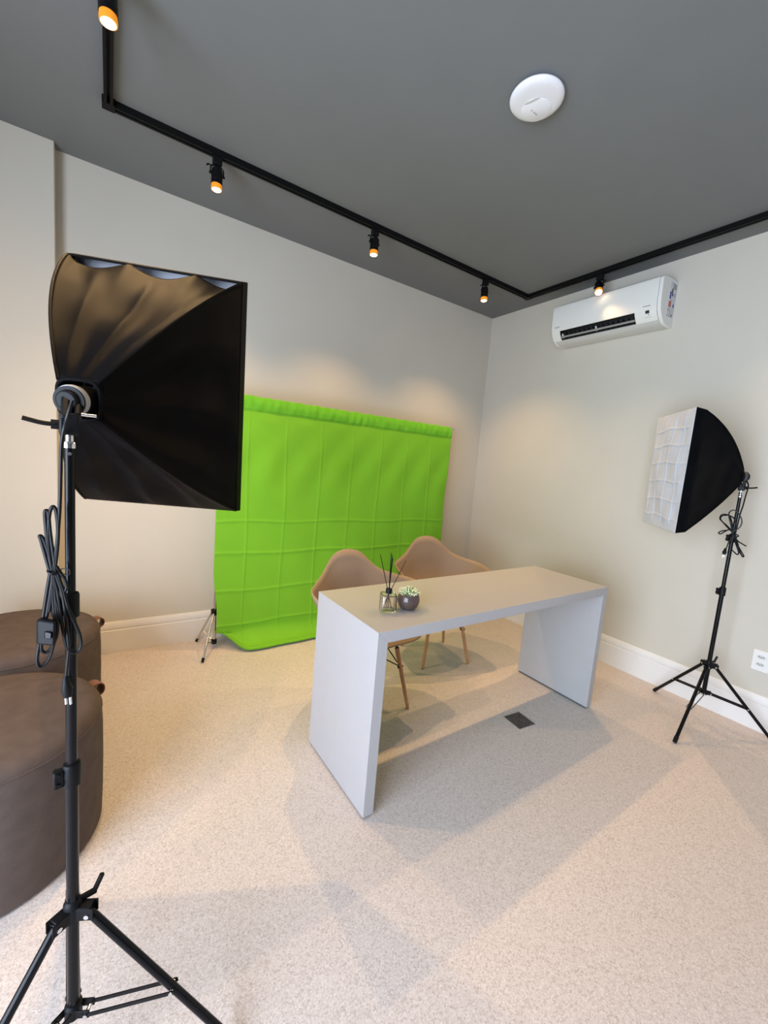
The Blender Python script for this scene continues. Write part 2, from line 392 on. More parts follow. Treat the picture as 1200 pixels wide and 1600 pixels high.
# ================================================================== ceiling access point
AP = V((-1.733, -1.777, H))
ap = thing('wifi_access_point', 'round white wireless access point on the dark grey ceiling', 'access point', AP)
MB().cyl(AP + V((.006, -.006, 0)), AP + V((.006, -.006, -.011)), .082, n=40).build('mounting_plate', 'apw', ap, bevel=.002)
MB().lathe([(.080, -.010), (.100, -.012), (.1035, -.017), (.1030, -.021), (.098, -.027), (.080, -.0315), (.06, -.033), (.001, -.034)], AP, n=56, cap0=True, cap1=False).build('cover', 'apw', ap, angle=60)
c2 = AP + V((.026, .020, 0))
MB().lathe([(.057, -.026), (.057, -.0340), (.054, -.0358), (.001, -.0368)], c2, n=48, cap0=True, cap1=False).build('raised_disc', 'apw', ap, angle=50)
rot = Matrix.Rotation(R(-71), 3, 'Z')
sl = MB()
sl.lathe([(.5, 0), (.5, .002)], (0, 0, 0), n=24)
sl.v = [AP + rot @ V((p.x * .062, p.y * .012, 0)) + V((-.022, .002, -.0345 - p.z)) for p in sl.v]
sl.build('status_slot', 'acg', ap)
rot2 = Matrix.Rotation(R(0), 3, 'Z')
for k in range(6):
    if k == 1: continue
    MB().box(AP + V((.028, .029, 0)) + rot2 @ V((-.016 + k * .0062, 0, -.0366)), (.0042, .0055, .0008), rot2).build('lettering_mark', 'grey', ap, smooth=False)

# ================================================================== desk
DX, DY, DT, DL, DD, TK, DH = -2.3311, -1.8585, .0152, 1.6135, .4973, .0458, .75
dsk = thing('writing_desk', 'white waterfall desk with slab sides standing in the middle of the room', 'desk', (DX, DY, 0))
dc, ds = math.cos(DT), math.sin(DT)
def dp(u, v, z): return V((DX + u * dc - v * ds, DY + u * ds + v * dc, z))
def dprism(poly, v0, v1, name, m_, bevel=.0007):
    return MB().prism(poly, lambda p_, t: dp(p_[0], t, p_[1]), v0, v1).build(name, m_, dsk, smooth=False, bevel=bevel)
g_ = .0001
dprism([(g_, DH), (DL - g_, DH), (DL - TK - g_, DH - TK), (TK + g_, DH - TK)], 0, DD, 'top', 'desk')
dprism([(0, .010), (0, DH - g_), (TK - g_, DH - TK - g_), (TK, .010)], 0, DD, 'side_panel', 'desk')
dprism([(DL, .010), (DL, DH - g_), (DL - TK + g_, DH - TK - g_), (DL - TK, .010)], 0, DD, 'side_panel', 'desk')
dprism([(TK + .001, DH - TK - .018), (DL - .42, DH - TK - .018), (DL - .42, DH - TK - .0005), (TK + .001, DH - TK - .0005)], .03, DD - .03, 'stiffener_board', 'desk')
for u in (.006, DL - TK + .006):
    dprism([(u, 0), (u + TK - .012, 0), (u + TK - .012, .0105), (u, .0105)], .008, DD - .008, 'glide_strip', 'pad', 0)

# ================================================================== armchairs
def rim(ph):
    """rim of the moulded shell, ph 0 = front middle .. pi = back middle"""
    K = [  # angle, x, y (front is -y), z
        (0, 0, -.235, .435), (25, .125, -.232, .434), (45, .205, -.208, .445), (58, .255, -.182, .500), (68, .310, -.160, .575), (78, .340, -.120, .628), (92, .346, -.035, .656),
        (107, .328, .070, .672), (123, .262, .148, .684), (139, .190, .208, .708), (152, .138, .243, .752), (163, .096, .262, .796), (172, .052, .270, .820), (180, 0, .272, .828)]
    a = math.degrees(ph); sg = 1
    if a > 180: a = 360 - a; sg = -1
    i = max(k for k in range(len(K) - 1) if K[k][0] <= a) if a < 180 else len(K) - 2
    def P(k):
        if k < 0: q = K[-k]; return V((-q[1], q[2], q[3]))
        if k >= len(K): q = K[2 * (len(K) - 1) - k]; return V((-q[1], q[2], q[3]))
        return V(K[k][1:])
    t = (a - K[i][0]) / (K[i + 1][0] - K[i][0]); A, B, C_, D_ = P(i - 1), P(i), P(i + 1), P(i + 2)
    p_ = 0.5 * ((2 * B) + (C_ - A) * t + (2 * A - 5 * B + 4 * C_ - D_) * t * t + (3 * B - A - 3 * C_ + D_) * t ** 3)
    return V((p_.x * sg, p_.y, p_.z))
def shell_pt(u, v):
    ph = u * 2 * PI; r_ = rim(ph); c = V((0, .015, .418)); s_ = .02 + .98 * v
    k = ss(.0, .35, (r_.z - .44))                      # how much the wall stands up here
    hx = s_ * (1 - k) + (1 - (1 - s_) ** 1.75) * k
    gz = s_ ** 2 * (1 - k) + (s_ ** 2.6) * k
    p_ = V((c.x + (r_.x - c.x) * hx, c.y + (r_.y - c.y) * hx, c.z + (r_.z - c.z) * gz))
    # rolled outer lip along arms and back
    lip = ss(.86, 1.0, s_) * k; o = V((r_.x, r_.y * .6, 0)); o = o.normalized() if o.length > 0 else o
    p_ += o * .018 * lip
    return p_
def make_chair(label):
    t = thing('armchair', label, 'chair', (0, 0, 0), 'beige shell armchairs behind the desk')
    MB().grid(shell_pt, 72, 20, wrap=True).build('seat_shell', 'shell', t, solid=.007, angle=180)
    # close the small hole in the seat centre
    MB().lathe([(.012, -.0035), (.012, .0035)], (0, .015, .4186), n=20).build('seat_centre', 'shell', t)
    FT = .178
    for sx in (-1, 1):
        for sy in (-1, 1):
            top = V((sx * .105, .01 + sy * .105, .408)); bot = V((sx * FT, sy * FT + .002, .003)); d = bot - top
            MB().cyl(bot, bot + V((0, 0, -.003)), .008, n=14).build('glide', 'pad', t)
            MB().cyl(top + d * .16, bot, .0135, .0095, n=16).build('leg', 'wood', t)
            MB().cyl(top + d * -.0, top + d * .2, .0085, n=12).build('leg_bracket', 'blackm', t)
            MB().cyl(top + V((0, 0, -.006)), top + V((0, 0, .010)), .020, n=16).build('rubber_mount', 'blackp', t)
            a = top + d * .42
            MB().cyl(a - V((sx * .017, 0, 0)), a + V((sx * .017, 0, 0)), .0062, n=10).build('bolt', 'blackm', t)
    def leg_at(sx, sy, f_):
        top = V((sx * .105, .01 + sy * .105, .408)); bot = V((sx * FT, sy * FT + .002, .003)); return top + (bot - top) * f_
    for (a, b) in (((-1, -1), (1, -1)), ((1, -1), (1, 1)), ((1, 1), (-1, 1)), ((-1, 1), (-1, -1))):
        for (p_, q) in ((a, b), (b, a)):
            A = leg_at(p_[0], p_[1], .42); B = leg_at(q[0], q[1], .05)
            MB().cyl(A, B, .0033, n=8).build('cross_brace', 'blackm', t)
    return t
def copy_tree(o, parent=None):
    c = o.copy(); col.objects.link(c)
    if parent: c.parent = parent
    for ch in list(o.children): copy_tree(ch, c)
    return c
chair1 = make_chair('beige shell armchair standing in front of the middle of the green backdrop')
chair2 = copy_tree(chair1)
chair2['label'] = 'beige shell armchair nearer to the room corner and the right wall'
chair1['label'] = 'beige shell armchair behind the reed diffuser, farther from the right wall'
chair1.location = (-1.927, -1.187, 0); chair1.rotation_euler = (0, 0, R(4))
chair2.location = (-1.160, -.897, 0); chair2.rotation_euler = (0, 0, R(-12.7))

# ================================================================== green backdrop and its stand
GX0, GX1, GZ, GY = -2.562, -.585, 1.708, -.205
gs = thing('backdrop_stand', 'slim silver tripod stand carrying the green backdrop along the back wall', 'stand', ((GX0 + GX1) / 2, GY, 0))
MB().cyl((GX0 - .035, GY, GZ), (GX1 + .040, GY, GZ), .0075, n=14).build('crossbar', 'alu', gs)
for (cx, a0) in ((GX0 + .024, 60), (GX1 - .05, 60)):
    cy = GY + .016
    MB().cyl((cx, cy, .04), (cx, cy, .62), .0095, n=14).build('pole', 'alu', gs)
    MB().cyl((cx, cy, .62), (cx, cy, 1.16), .008, n=14).build('pole', 'alu', gs)
    MB().cyl((cx, cy, 1.16), (cx, cy, GZ - .004), .0065, n=14).build('pole', 'alu', gs)
    for z in (.62, 1.16): MB().cyl((cx, cy, z - .02), (cx, cy, z + .02), .014, n=16).build('clamp', 'blackp', gs, bevel=.002)
    MB().box((cx, cy - .004, GZ - .006), (.020, .026, .018)).build('bar_socket', 'blackp', gs, bevel=.003)
    hubz, lowz = .262, .050
    MB().lathe([(.010, -.022), (.022, -.020), (.024, -.004), (.022, .014), (.014, .022)], (cx, cy, hubz), n=20).build('hub', 'blackp', gs)
    MB().lathe([(.010, -.018), (.018, -.014), (.018, .012), (.011, .018)], (cx, cy, lowz), n=20).build('hub', 'blackp', gs)
    for k in range(3):
        a = R(a0 + 60 + 120 * k); d = V((math.cos(a), math.sin(a), 0))
        if d.y > .3: rr = .172
        else: rr = .205
        p0 = V((cx, cy, hubz)) + d * .026 + V((0, 0, -.004)); p1 = V((cx, cy, .008)) + d * rr
        MB().box(V((cx, cy, hubz)) + d * .022, (.022, .014, .026), Matrix.Rotation(a, 3, 'Z')).build('leg_joint', 'blackp', gs, bevel=.003)
        lg = MB().cyl(p0, p1, .0068, n=12).build('leg', 'alu', gs)
        dd = (p1 - p0).normalized()
        MB().cyl(p1 - dd * .022, p1 + dd * .004, .0088, n=12).build('foot_cap', 'blackp', lg)
        mid = p0 + (p1 - p0) * .62
        MB().cyl(V((cx, cy, lowz)) + d * .014, mid, .0036, n=8).build('brace', 'alu', gs)

def cloth_pt(u, v):
    """u along the rod, v down the drop; the last part curls forward on the floor"""
    x = GX0 + (GX1 - GX0) * u
    L = 1.66 + .30; s_ = v * L
    z_rod = GZ + .0125
    drop = z_rod - .13
    b = ss(0, .13, u)                                       # the lower corner at the rod's left end is hitched up
    top = s_
    y = GY - .012; z = z_rod - s_
    fold0 = drop + 0.0
    if s_ > fold0:
        q = s_ - fold0                                      # length past the bend
        qm = L - fold0
        ang = min(q / .17, 1.0) * R(100)
        r_ = .17 / R(100)
        yy = -r_ * (1 - math.cos(ang)); zz = -r_ * math.sin(ang)
        if q > .17:
            e_ = q - .17; bend = min(e_ / .06, 1) * R(95); yy2 = 0; zz2 = 0; steps = 8
            for k in range(steps):
                h = e_ / steps; aa = R(100) + min((k + .5) / steps * e_ / .06, 1) * R(95)
                yy += -math.sin(aa) * h if False else 0; zz += 0
            rr = .020; aa = min(e_ / (rr * PI), 1) * PI
            yy += -rr * math.sin(aa) * .6; zz += -rr * (1 - math.cos(aa)) * .55
            if e_ > rr * PI: yy += (e_ - rr * PI) * .95
        # forward curl grows from the hitched corner to the full roll
        y += yy * (.25 + .75 * b) * (.85 + .35 * u)
        z += 0
        z = (z_rod - fold0) + zz
        lift = (1 - ss(0, .115, u)) * .10 * ss(0, .12, q)
        z += lift; y += lift * .5
        y -= .02 * math.sin(u * 7 + 1) * ss(0, .12, q) * b
        z = max(z, .006 + .004 * math.sin(u * 31))
    # sleeve round the rod
    if s_ < .09:
        k = s_ / .09; y = GY - .003 - .0125 * math.sin(min(1, k * 1.6) * PI / 2); 
        y -= .0035 * (math.sin(u * 123 + 3 * math.sin(u * 37)) * .7 + math.sin(u * 97 + 2) * .6) * math.sin(k * PI)
        z += .0025 * (1 + math.sin(u * 140 + 2 * math.sin(u * 31))) * (1 - k)
    else:
        fade = ss(.09, .16, s_)
        # sharp storage folds: seven across, a row of level ones below
        c = 0
        for n_ in range(8):
            fx = -2.366 + .2605 * n_
            c += math.exp(-abs(x - fx + .006 * math.sin(s_ * 5 + n_)) / .0055) * (1 if n_ % 2 == 0 else .8)
        y -= .0060 * c * fade * (1 - .5 * ss(.3, .0, v))
        c = 0
        for n_, fz in enumerate((.885, .665, .405, .165)):
            c += math.exp(-abs(s_ - (z_rod - fz) + .006 * math.sin(u * 17 + n_)) / .0055) * (.75 if n_ == 0 else 1)
        y -= .0055 * c
        # pillowing between the folds and soft slanting drapes
        y -= .006 * math.sin((x + 2.366) / .2605 * PI) ** 2 * fade * (.5 + .5 * math.sin(s_ * 4 + u * 5))
        y -= .005 * math.sin(u * 46 + s_ * 9 + 2 * math.sin(s_ * 3)) * math.exp(-((s_ - .42) / .22) ** 2)
        y -= .006 * math.sin(u * 27 - s_ * 6) * math.exp(-((s_ - .65) / .3) ** 2)
        y -= .005 * math.sin(s_ * 5 + 1) * ss(.93, 1, u) * fade
        x += -.003 * math.sin(s_ * 3.2) * ss(.85, 1, u) + .030 * ss(1.15, 1.5, s_) * (1 - ss(0, .12, u))
    return V((x, y, z))
cl = MB().grid(cloth_pt, 420, 330).build('green_backdrop', 'green', None, angle=180, solid=.0015)
cl['label'] = 'bright green creased cloth backdrop hanging from the silver stand'; cl['category'] = 'backdrop'
hem = MB()
cl2 = MB().grid(lambda u, v: cloth_pt(u, .002 + v * .045) + V((0, -.0022 - .002 * math.sin(v * PI) * (1 + math.sin(u * 210)), 0)), 420, 12).build('rod_sleeve', 'greenhem', cl, angle=180)

# ================================================================== light stands
def light_stand(P, hub, low, Rf, a0, breaks, ztop, label, cdir=(-1, -.3), group='black tripod light stands'):
    t = thing('light_stand', label, 'light stand', (P[0], P[1], 0), group)
    P = V((P[0], P[1], 0)); rads = [.0110, .0095, .0080]
    zs = [low - .02] + list(breaks) + [ztop]
    for i in range(len(zs) - 1):
        MB().cyl(P + V((0, 0, zs[i])), P + V((0, 0, zs[i + 1])), rads[i], n=24).build('tube', 'blackm', t)
    cd = V((cdir[0], cdir[1], 0)).normalized(); cp_ = V((-cd.y, cd.x, 0))
    rz = Matrix.Rotation(math.atan2(cd.y, cd.x), 3, 'Z')
    for i, z in enumerate(breaks):
        r_ = rads[i] + .0045
        c = MB().lathe([(r_ - .003, -.024), (r_, -.022), (r_, .020), (r_ - .0015, .024), (rads[i + 1] + .0005, .026)], P + V((0, 0, z)), n=28).build('collar', 'blackp', t)
        MB().box(P + cd * (r_ + .006) + V((0, 0, z)), (.018, .016, .036), rz).build('collar_lug', 'blackp', c, bevel=.003)
        for dz in (-.009, .011):
            MB().cyl(P + cd * (r_ + .009) + cp_ * -.012 + V((0, 0, z + dz)), P + cd * (r_ + .009) + cp_ * .012 + V((0, 0, z + dz)), .0045, n=12).build('collar_screw', 'blackm', c)
    top = P + V((0, 0, ztop))
    MB().lathe([(.0085, -.012), (.0098, -.012), (.0098, -.002), (.0085, .000)], top, n=20).build('end_ring', 'chrome', t)
    MB().cyl(top, top + V((0, 0, .016)), .0065, n=16).build('spigot', 'chrome', t)
    MB().cyl(top + V((0, 0, -.022)) + (CAM_XY(P) * .0078), top + V((0, 0, -.022)) + (CAM_XY(P) * .0100), .0032, n=10).build('tube_rivet', 'chrome', t)
    MB().lathe([(.0112, -.030), (.0165, -.026), (.0175, -.008), (.0165, .012), (.0135, .018), (.0115, .020)], P + V((0, 0, hub)), n=24).build('upper_hub', 'blackp', t)
    MB().lathe([(.0112, -.022), (.016, -.018), (.016, .008), (.0115, .012)], P + V((0, 0, low)), n=24).build('lower_hub', 'blackp', t)
    for k in range(3):
        a = R(a0 + 120 * k); d = V((math.cos(a), math.sin(a), 0)); s_ = V((-d.y, d.x, 0)); rot = Matrix.Rotation(a, 3, 'Z')
        hp = P + d * .032 + V((0, 0, hub - .012)); ft = P + d * Rf + V((0, 0, .008))
        m_ = MB()
        for q in (-1, 1): m_.box(P + d * .026 + s_ * q * .0105 + V((0, 0, hub - .008)), (.036, .003, .026), rot)
        m_.box(P + d * .022 + V((0, 0, hub + .004)), (.030, .020, .004), rot)
        m_.build('leg_yoke', 'blackp', t, bevel=.001)
        MB().cyl(hp - s_ * .0135, hp + s_ * .0135, .0048, n=14).build('rivet', 'chrome', t)
        lg = MB().cyl(hp, ft, .0088, n=16).build('leg', 'blackm', t)
        dd = (ft - hp).normalized(); MB().cyl(ft - dd * .030, ft + dd * .003, .0105, n=14).build('foot_cap', 'blackp', lg)
        j = hp + (ft - hp) * .56; lp = P + d * .030 + V((0, 0, low - .008))
        m_ = MB()
        for q in (-1, 1): m_.box(P + d * .022 + s_ * q * .0105 + V((0, 0, low - .006)), (.030, .003, .018), rot)
        m_.build('brace_yoke', 'blackp', t, bevel=.001)
        br = (j - lp)
        for q in (-1, 1):
            c = (j + lp) / 2 + s_ * q * .0118; x = br.normalized(); z_ = x.cross(s_)
            MB().box(c, (br.length + .014, .0022, .0085), Matrix((x, s_, z_)).transposed()).build('brace', 'blackm', t)
        for w_ in (j, lp): MB().cyl(w_ - s_ * .0150, w_ + s_ * .0150, .0042, n=12).build('rivet', 'chrome', t)
    # locking wing on the hub
    a = R(a0 + 120 * 2 + 38); d = V((math.cos(a), math.sin(a), 0)); rot = Matrix.Rotation(a, 3, 'Z')
    MB().box(P + d * .026 + V((0, 0, hub + .010)), (.032, .010, .010), rot).box(P + d * .045 + V((0, 0, hub + .026)), (.009, .008, .034), rot @ Matrix.Rotation(R(25), 3, 'Y')).build('lock_wing', 'blackp', t, bevel=.002)
    return t
def CAM_XY(P):
    d = CAM - V(P); d.z = 0; return d.normalized()

LP = (-3.1985, -2.078)
RP = (-.272, -2.231)
light_stand(LP, .385, .140, .335, 94, (.690, 1.040), 1.348, 'black tripod light stand beside the round poufs', (-1, -.25))
light_stand(RP, .372, .205, .342, 62, (.800, 1.105), 1.358, 'black tripod light stand beside the right wall and its socket', (-.75, .66))

# ================================================================== softboxes
def softbox(S, yaw, pit, roll, D, W, Hh, P, ztop, scallop, label, group='softboxes on the light stands', ring=.034, bulge=(.13, .10), lever=1):
    S = V(S)
    a = V((math.sin(yaw) * math.cos(pit), math.cos(yaw) * math.cos(pit), math.sin(pit)))
    s0 = V((math.cos(yaw), -math.sin(yaw), 0)); v0 = s0.cross(a)
    s = s0 * math.cos(roll) + v0 * math.sin(roll); v = -s0 * math.sin(roll) + v0 * math.cos(roll)
    t = thing('softbox', label, 'softbox', (P[0], P[1], ztop), group)
    rimw = .042; TP = .965
    C4 = [(-1, 1), (1, 1), (1, -1), (-1, -1)]
    def rib(k, tt):
        cx, cy = C4[k % 4]
        l = tt + bulge[0 if cy > 0 else 1] * 4 * tt * (1 - tt) * (1 - .25 * tt)
        return S + a * ((D - rimw) * tt) + s * cx * (ring + (W * TP / 2 - ring) * l) + v * cy * (ring + (Hh * TP / 2 - ring) * l)
    rnd = random.Random(3)
    for k in range(4):
        mid = (rib(k, 1) + rib(k + 1, 1)) / 2 - (S + a * (D - rimw)); inward = -mid.normalized()
        ph = [rnd.uniform(0, 6) for _ in range(4)]
        edge = (rib(k + 1, 1) - rib(k, 1)).length
        def pt(u, w, k=k, inward=inward, ph=ph):
            A, B = rib(k, w), rib(k + 1, w); p_ = A + (B - A) * u
            env = math.sin(PI * u)
            sag = .030 * env * math.sin(PI * min(1, w * 1.02)) 
            wr = (.026 * (abs(math.sin(u * PI * 3.1 + ph[0] + .5 * math.sin(w * 3 + ph[1]))) - .6) + .006 * math.sin(u * 19 + ph[2] + w * 2)) * env * (w ** .8) * (1 - w ** 6)
            wr += .003 * math.sin(w * 14 + u * 5 + ph[3]) * env * math.sin(PI * w)
            if scallop and k == 0:
                e_ = abs(math.sin(u * PI * 2.6 + .35)) ** 1.2 * ss(0, .06, u) * ss(0, .05, 1 - u)
                sag += .024 * e_ * ss(.62, 1.0, w); p_ = p_ - a * .014 * e_ * ss(.7, 1, w)
            return p_ + inward * (sag + wr)
        MB().grid(pt, 48, 40).build('side_panel', 'nylon', t, angle=180, solid=.0012)
        MB().tube([rib(k, i / 14) for i in range(15)], .0032, 6, sub=2).build('seam', 'nylon', t)
    # ring opening
    m_ = MB(); 
    pts = [S + s * x_ + v * y_ for x_, y_ in [(math.copysign(abs(math.cos(q)) ** .55, math.cos(q)) * (ring + .003), math.copysign(abs(math.sin(q)) ** .55, math.sin(q)) * (ring + .003)) for q in [2 * PI * i / 40 for i in range(41)]]]
    m_.tube(pts, .0040, 8, smooth=False).build('ring_hem', 'nylon', t)
    # front rim band
    F0, F1 = S + a * (D - rimw), S + a * D
    m_ = MB(); th = .004
    def loop(c, w, h): return [c + s * x_ * w / 2 + v * y_ * h / 2 for x_, y_ in C4]
    L = [loop(F0, W * TP + .004, Hh * TP + .004), loop(F1, W, Hh), loop(F1, W - 2 * th, Hh - 2 * th), loop(F0, W * TP - 2 * th, Hh * TP - 2 * th)]
    vs_ = sum(L, []); fs = []
    for q in range(4):
        for i in range(4):
            fs.append((q * 4 + i, q * 4 + (i + 1) % 4, ((q + 1) % 4) * 4 + (i + 1) % 4, ((q + 1) % 4) * 4 + i))
    m_.add(vs_, fs).build('front_rim', 'nylon', t, bevel=.002)
    # diffuser with storage folds
    def dpt(u, w):
        x_ = (u - .5) * (W - .003); y_ = (w - .5) * (Hh - .003)
        c = 0
        for fx in (-.31, -.06, .19, .40): c += math.exp(-abs(u - .5 - fx + .008 * math.sin(w * 9)) / .007)
        for fy in (-.40, -.25, -.09, .07, .22, .36): c += .9 * math.exp(-abs(w - .5 - fy + .008 * math.sin(u * 9)) / .0055)
        z_ = .0045 * c + .010 * math.sin(PI * u) * math.sin(PI * w) + .002 * math.sin(u * 23 + w * 17) + .0025 * math.sin(u * 11 - w * 13)
        return S + a * (D + .0015 + z_ * min(1, 12 * min(u, 1 - u, w, 1 - w))) + s * x_ + v * y_
    MB().grid(dpt, 140, 190).build('diffuser', 'diffuser', t, angle=180, solid=.001)
    # inner lamp
    MB().lathe([(.026, -.035), (.026, .03), (.020, .045), (.020, .06)], S, a, 24).build('lamp_socket', 'blackp', t)
    MB().lathe([(.0275, -.030), (.0285, -.026), (.0285, -.020), (.0275, -.016)], S, a, 28).build('socket_ring', 'grey' if lever > 0 else 'pad', t)
    MB().lathe([(.018, .06), (.03, .09), (.042, .14), (.03, .19), (.002, .205)], S, a, 20).build('lamp_bulb', 'lining', t)
    # tilt bracket down to the stand top
    Pt = V((P[0], P[1], ztop)); cd = CAM_XY(Pt); sd = V((-cd.y, cd.x, 0))   # sd: to the viewer's left
    if sd.dot(cr) * lever > 0: sd = -sd
    rz = Matrix((sd, cd, V((0, 0, 1)))).transposed()
    hd = S - a * .030
    MB().box(Pt + V((0, 0, .031)), (.030, .028, .040), rz).build('bracket_base', 'blackp', t, bevel=.004)
    up = V((0, 0, 1))
    e0 = Pt + V((0, 0, .042)); e1 = hd + V((0, 0, -.004)); dv = e1 - e0
    zx = dv.normalized(); xx = (sd - zx * sd.dot(zx)).normalized(); yy = zx.cross(xx)
    rr = Matrix((xx, yy, zx)).transposed()
    MB().box(e0 + dv * .5 + xx * .006, (.014, .030, dv.length + .022), rr).build('bracket_arm', 'blackp', t, bevel=.004)
    MB().box(e0 + dv * .42 - xx * .012, (.010, .024, dv.length * .8), rr).build('bracket_arm', 'blackp', t, bevel=.003)
    MB().cyl(hd + a * .004, hd - a * .014, .022, .018, n=20).build('socket_base', 'blackp', t, bevel=.003)
    kz = Pt + V((0, 0, .028))
    MB().cyl(kz + sd * .010, kz + sd * .026, .0085, n=14).build('knob_hub', 'blackp', t)
    MB().tube([kz + sd * .020 + cd * .004, kz + sd * .040 + cd * .006 + V((0, 0, .001)), kz + sd * .064 + cd * .008 + V((0, 0, .006))], .0052, 10, flat=.8).build('tilt_lever', 'blackp', t)
    b0 = e0 + dv * .30
    MB().cyl(b0 - sd * .014, b0 - sd * .040, .0032, n=10).build('bolt', 'chrome', t)
    MB().cyl(b0 - sd * .014, b0 - sd * .0165, .0085, n=16).build('washer', 'chrome', t)
    return t, S, a, s, v

SBL = softbox((-3.186, -2.030, 1.427), .438, .165, -.022, .438, .440, .664, LP, 1.348, True, 'large black softbox seen from behind on the stand by the poufs')
SBR = softbox((-.288, -2.215, 1.445), -.725, .0, .010, .349, .500, .641, RP, 1.358, False, 'softbox showing its creased white front on the stand by the right wall', bulge=(.15, .045), lever=-1)

# ------------------------------------------------------------------ cords of the softbox lamps
def cord(parent, through, paths, r_, back, name='power_cord', flat=1.0):
    out = None
    for i, pth in enumerate(paths):
        pts = [view_pt(q[0], q[1], through, (q[2] if len(q) > 2 else 0) + back) for q in pth]
        o = MB().tube(pts, r_, 8, flat=flat, sub=6).build(name, 'cord', parent)
        out = out or o
    return out
LQ = V((LP[0], LP[1], 1)); B = -.022
L_paths = [
    [(113, 628, -.02), (106, 650, -.02), (100, 672), (96, 700), (95, 740), (94, 780), (92, 815), (89, 850), (84, 885), (82, 905), (90, 940), (97, 970)],
    [(83, 890), (78, 860), (76, 830), (78, 800), (83, 789), (88, 796), (91, 820), (90, 850), (86, 885), (80, 930), (77, 950)],
    [(81, 886), (76, 855), (73, 825), (71, 800), (73, 795), (76, 800), (79, 830), (84, 865), (88, 890), (98, 915)],
    [(79, 890), (72, 865), (65, 840), (63, 834), (67, 836), (73, 850), (79, 870), (83, 890), (90, 920), (95, 955), (103, 1000), (112, 1012), (122, 1010), (126, 1000), (124, 985), (116, 965), (107, 945), (98, 915), (90, 890)],
    [(80, 885), (74, 920), (68, 960), (62, 1000), (59, 1022), (62, 1033), (70, 1031), (78, 1020), (84, 1000), (88, 985), (86, 960), (83, 930), (82, 900)],
    [(84, 890), (78, 930), (72, 965), (66, 995), (66, 1008), (72, 1012), (80, 1006), (87, 992), (90, 975), (88, 950), (86, 920), (84, 890)],
    [(86, 890), (94, 910), (99, 930), (103, 960), (106, 990), (107, 1010), (105, 1030), (103, 1050)],
    [(88, 880), (96, 892), (101, 900), (104, 912), (100, 918), (95, 905)],
]
lc = cord(SBL[0], LQ, L_paths, .0030, B)
tw = [view_pt(84 + 8.5 * math.cos(q), 887 + 3.5 * math.sin(q), LQ, B - .009 * math.sin(q)) for q in [2 * PI * i / 16 for i in range(17)]]
MB().tube(tw, .0020, 6, sub=2).tube([tw[0], tw[0] + cr * .008 + cu * .004, tw[0] + cr * .018 + cu * .002, tw[0] + cr * .019 - cu * .006, tw[0] + cr * .008 - cu * .006], .0012, 6).build('twist_tie', 'cord', lc)
sw = view_pt(73, 977, LQ, B - .010); fx = -CAM_XY(LQ)
rsw = Matrix((cr, fx, cr.cross(fx))).transposed() @ Matrix.Rotation(R(8), 3, 'Y')
so = MB().box(sw, (.034, .020, .060), rsw).build('inline_switch', 'blackp', lc, bevel=.005)
MB().box(sw - fx * .011 + cr * .004 - cu * .002, (.013, .007, .017), rsw).build('rocker', 'blackm', lc, bevel=.002)
def plug(parent, through, px0, py0, px1, py1, back, w):
    a_, b_ = view_pt(px0, py0, through, back), view_pt(px1, py1, through, back); d = b_ - a_
    MB().lathe([(w * .25, 0), (w * .45, d.length * .06), (w * .6, d.length * .35), (w * .85, d.length * .62), (w * .6, d.length * .98)], a_, d, 14).build('plug', 'blackp', parent)
    x = basis(d)[0]
    for q in (-1, 1):
        MB().cyl(b_ + cr * q * w * .38, b_ + cr * q * w * .38 + d.normalized() * w * 1.3, .0022, n=8).build('plug_pin', 'chrome', parent)
plug(lc, LQ, 103, 1048, 106, 1080, B, .0115)

RQ = V((RP[0], RP[1], 1)); B = -.016
R_paths = [
    [(1165, 748), (1169, 757), (1168, 765), (1165, 775), (1161, 790), (1156, 805), (1150, 830), (1146, 845)],
    [(1146, 838), (1142, 820), (1139, 805), (1141, 799), (1147, 797), (1153, 801), (1159, 812), (1157, 822), (1150, 828), (1143, 832)],
    [(1145, 832), (1137, 824), (1129, 815), (1125, 810), (1128, 804), (1136, 804), (1146, 809), (1150, 816)],
    [(1144, 830), (1136, 821), (1127, 813), (1127, 807), (1134, 805), (1140, 806), (1144, 818), (1146, 835)],
    [(1145, 825), (1137, 828), (1129, 829), (1123, 832), (1126, 834), (1133, 830), (1141, 826)],
    [(1144, 838), (1139, 846), (1135, 856), (1133, 860)],
    [(1148, 838), (1153, 845), (1159, 849), (1166, 853)],
    [(1147, 838), (1152, 850), (1158, 861), (1162, 868), (1160, 869), (1155, 860), (1149, 842)],
    [(1146, 838), (1150, 850), (1154, 862), (1152, 866), (1147, 862), (1144, 859)],
    [(1149, 832), (1151, 845), (1153, 858), (1155, 864)],
]
rc = cord(SBR[0], RQ, R_paths, .0032, B)
plug(rc, RQ, 1134, 856, 1131, 866, B, .012)
MB().tube([view_pt(1146 + 8 * math.cos(q), 837 + 2 * math.sin(q), RQ, B + .004 - .012 * math.sin(q)) for q in [2 * PI * i / 16 for i in range(17)]], .0032, 6, sub=2).build('cable_tie', 'cord', rc)
MB().box(view_pt(1151, 848, RQ, B - .004), (.018, .016, .045), Matrix((cr, -CAM_XY(RQ), cr.cross(-CAM_XY(RQ)))).transposed() @ Matrix.Rotation(R(-15), 3, 'Y')).build('inline_switch', 'blackp', rc, bevel=.004)

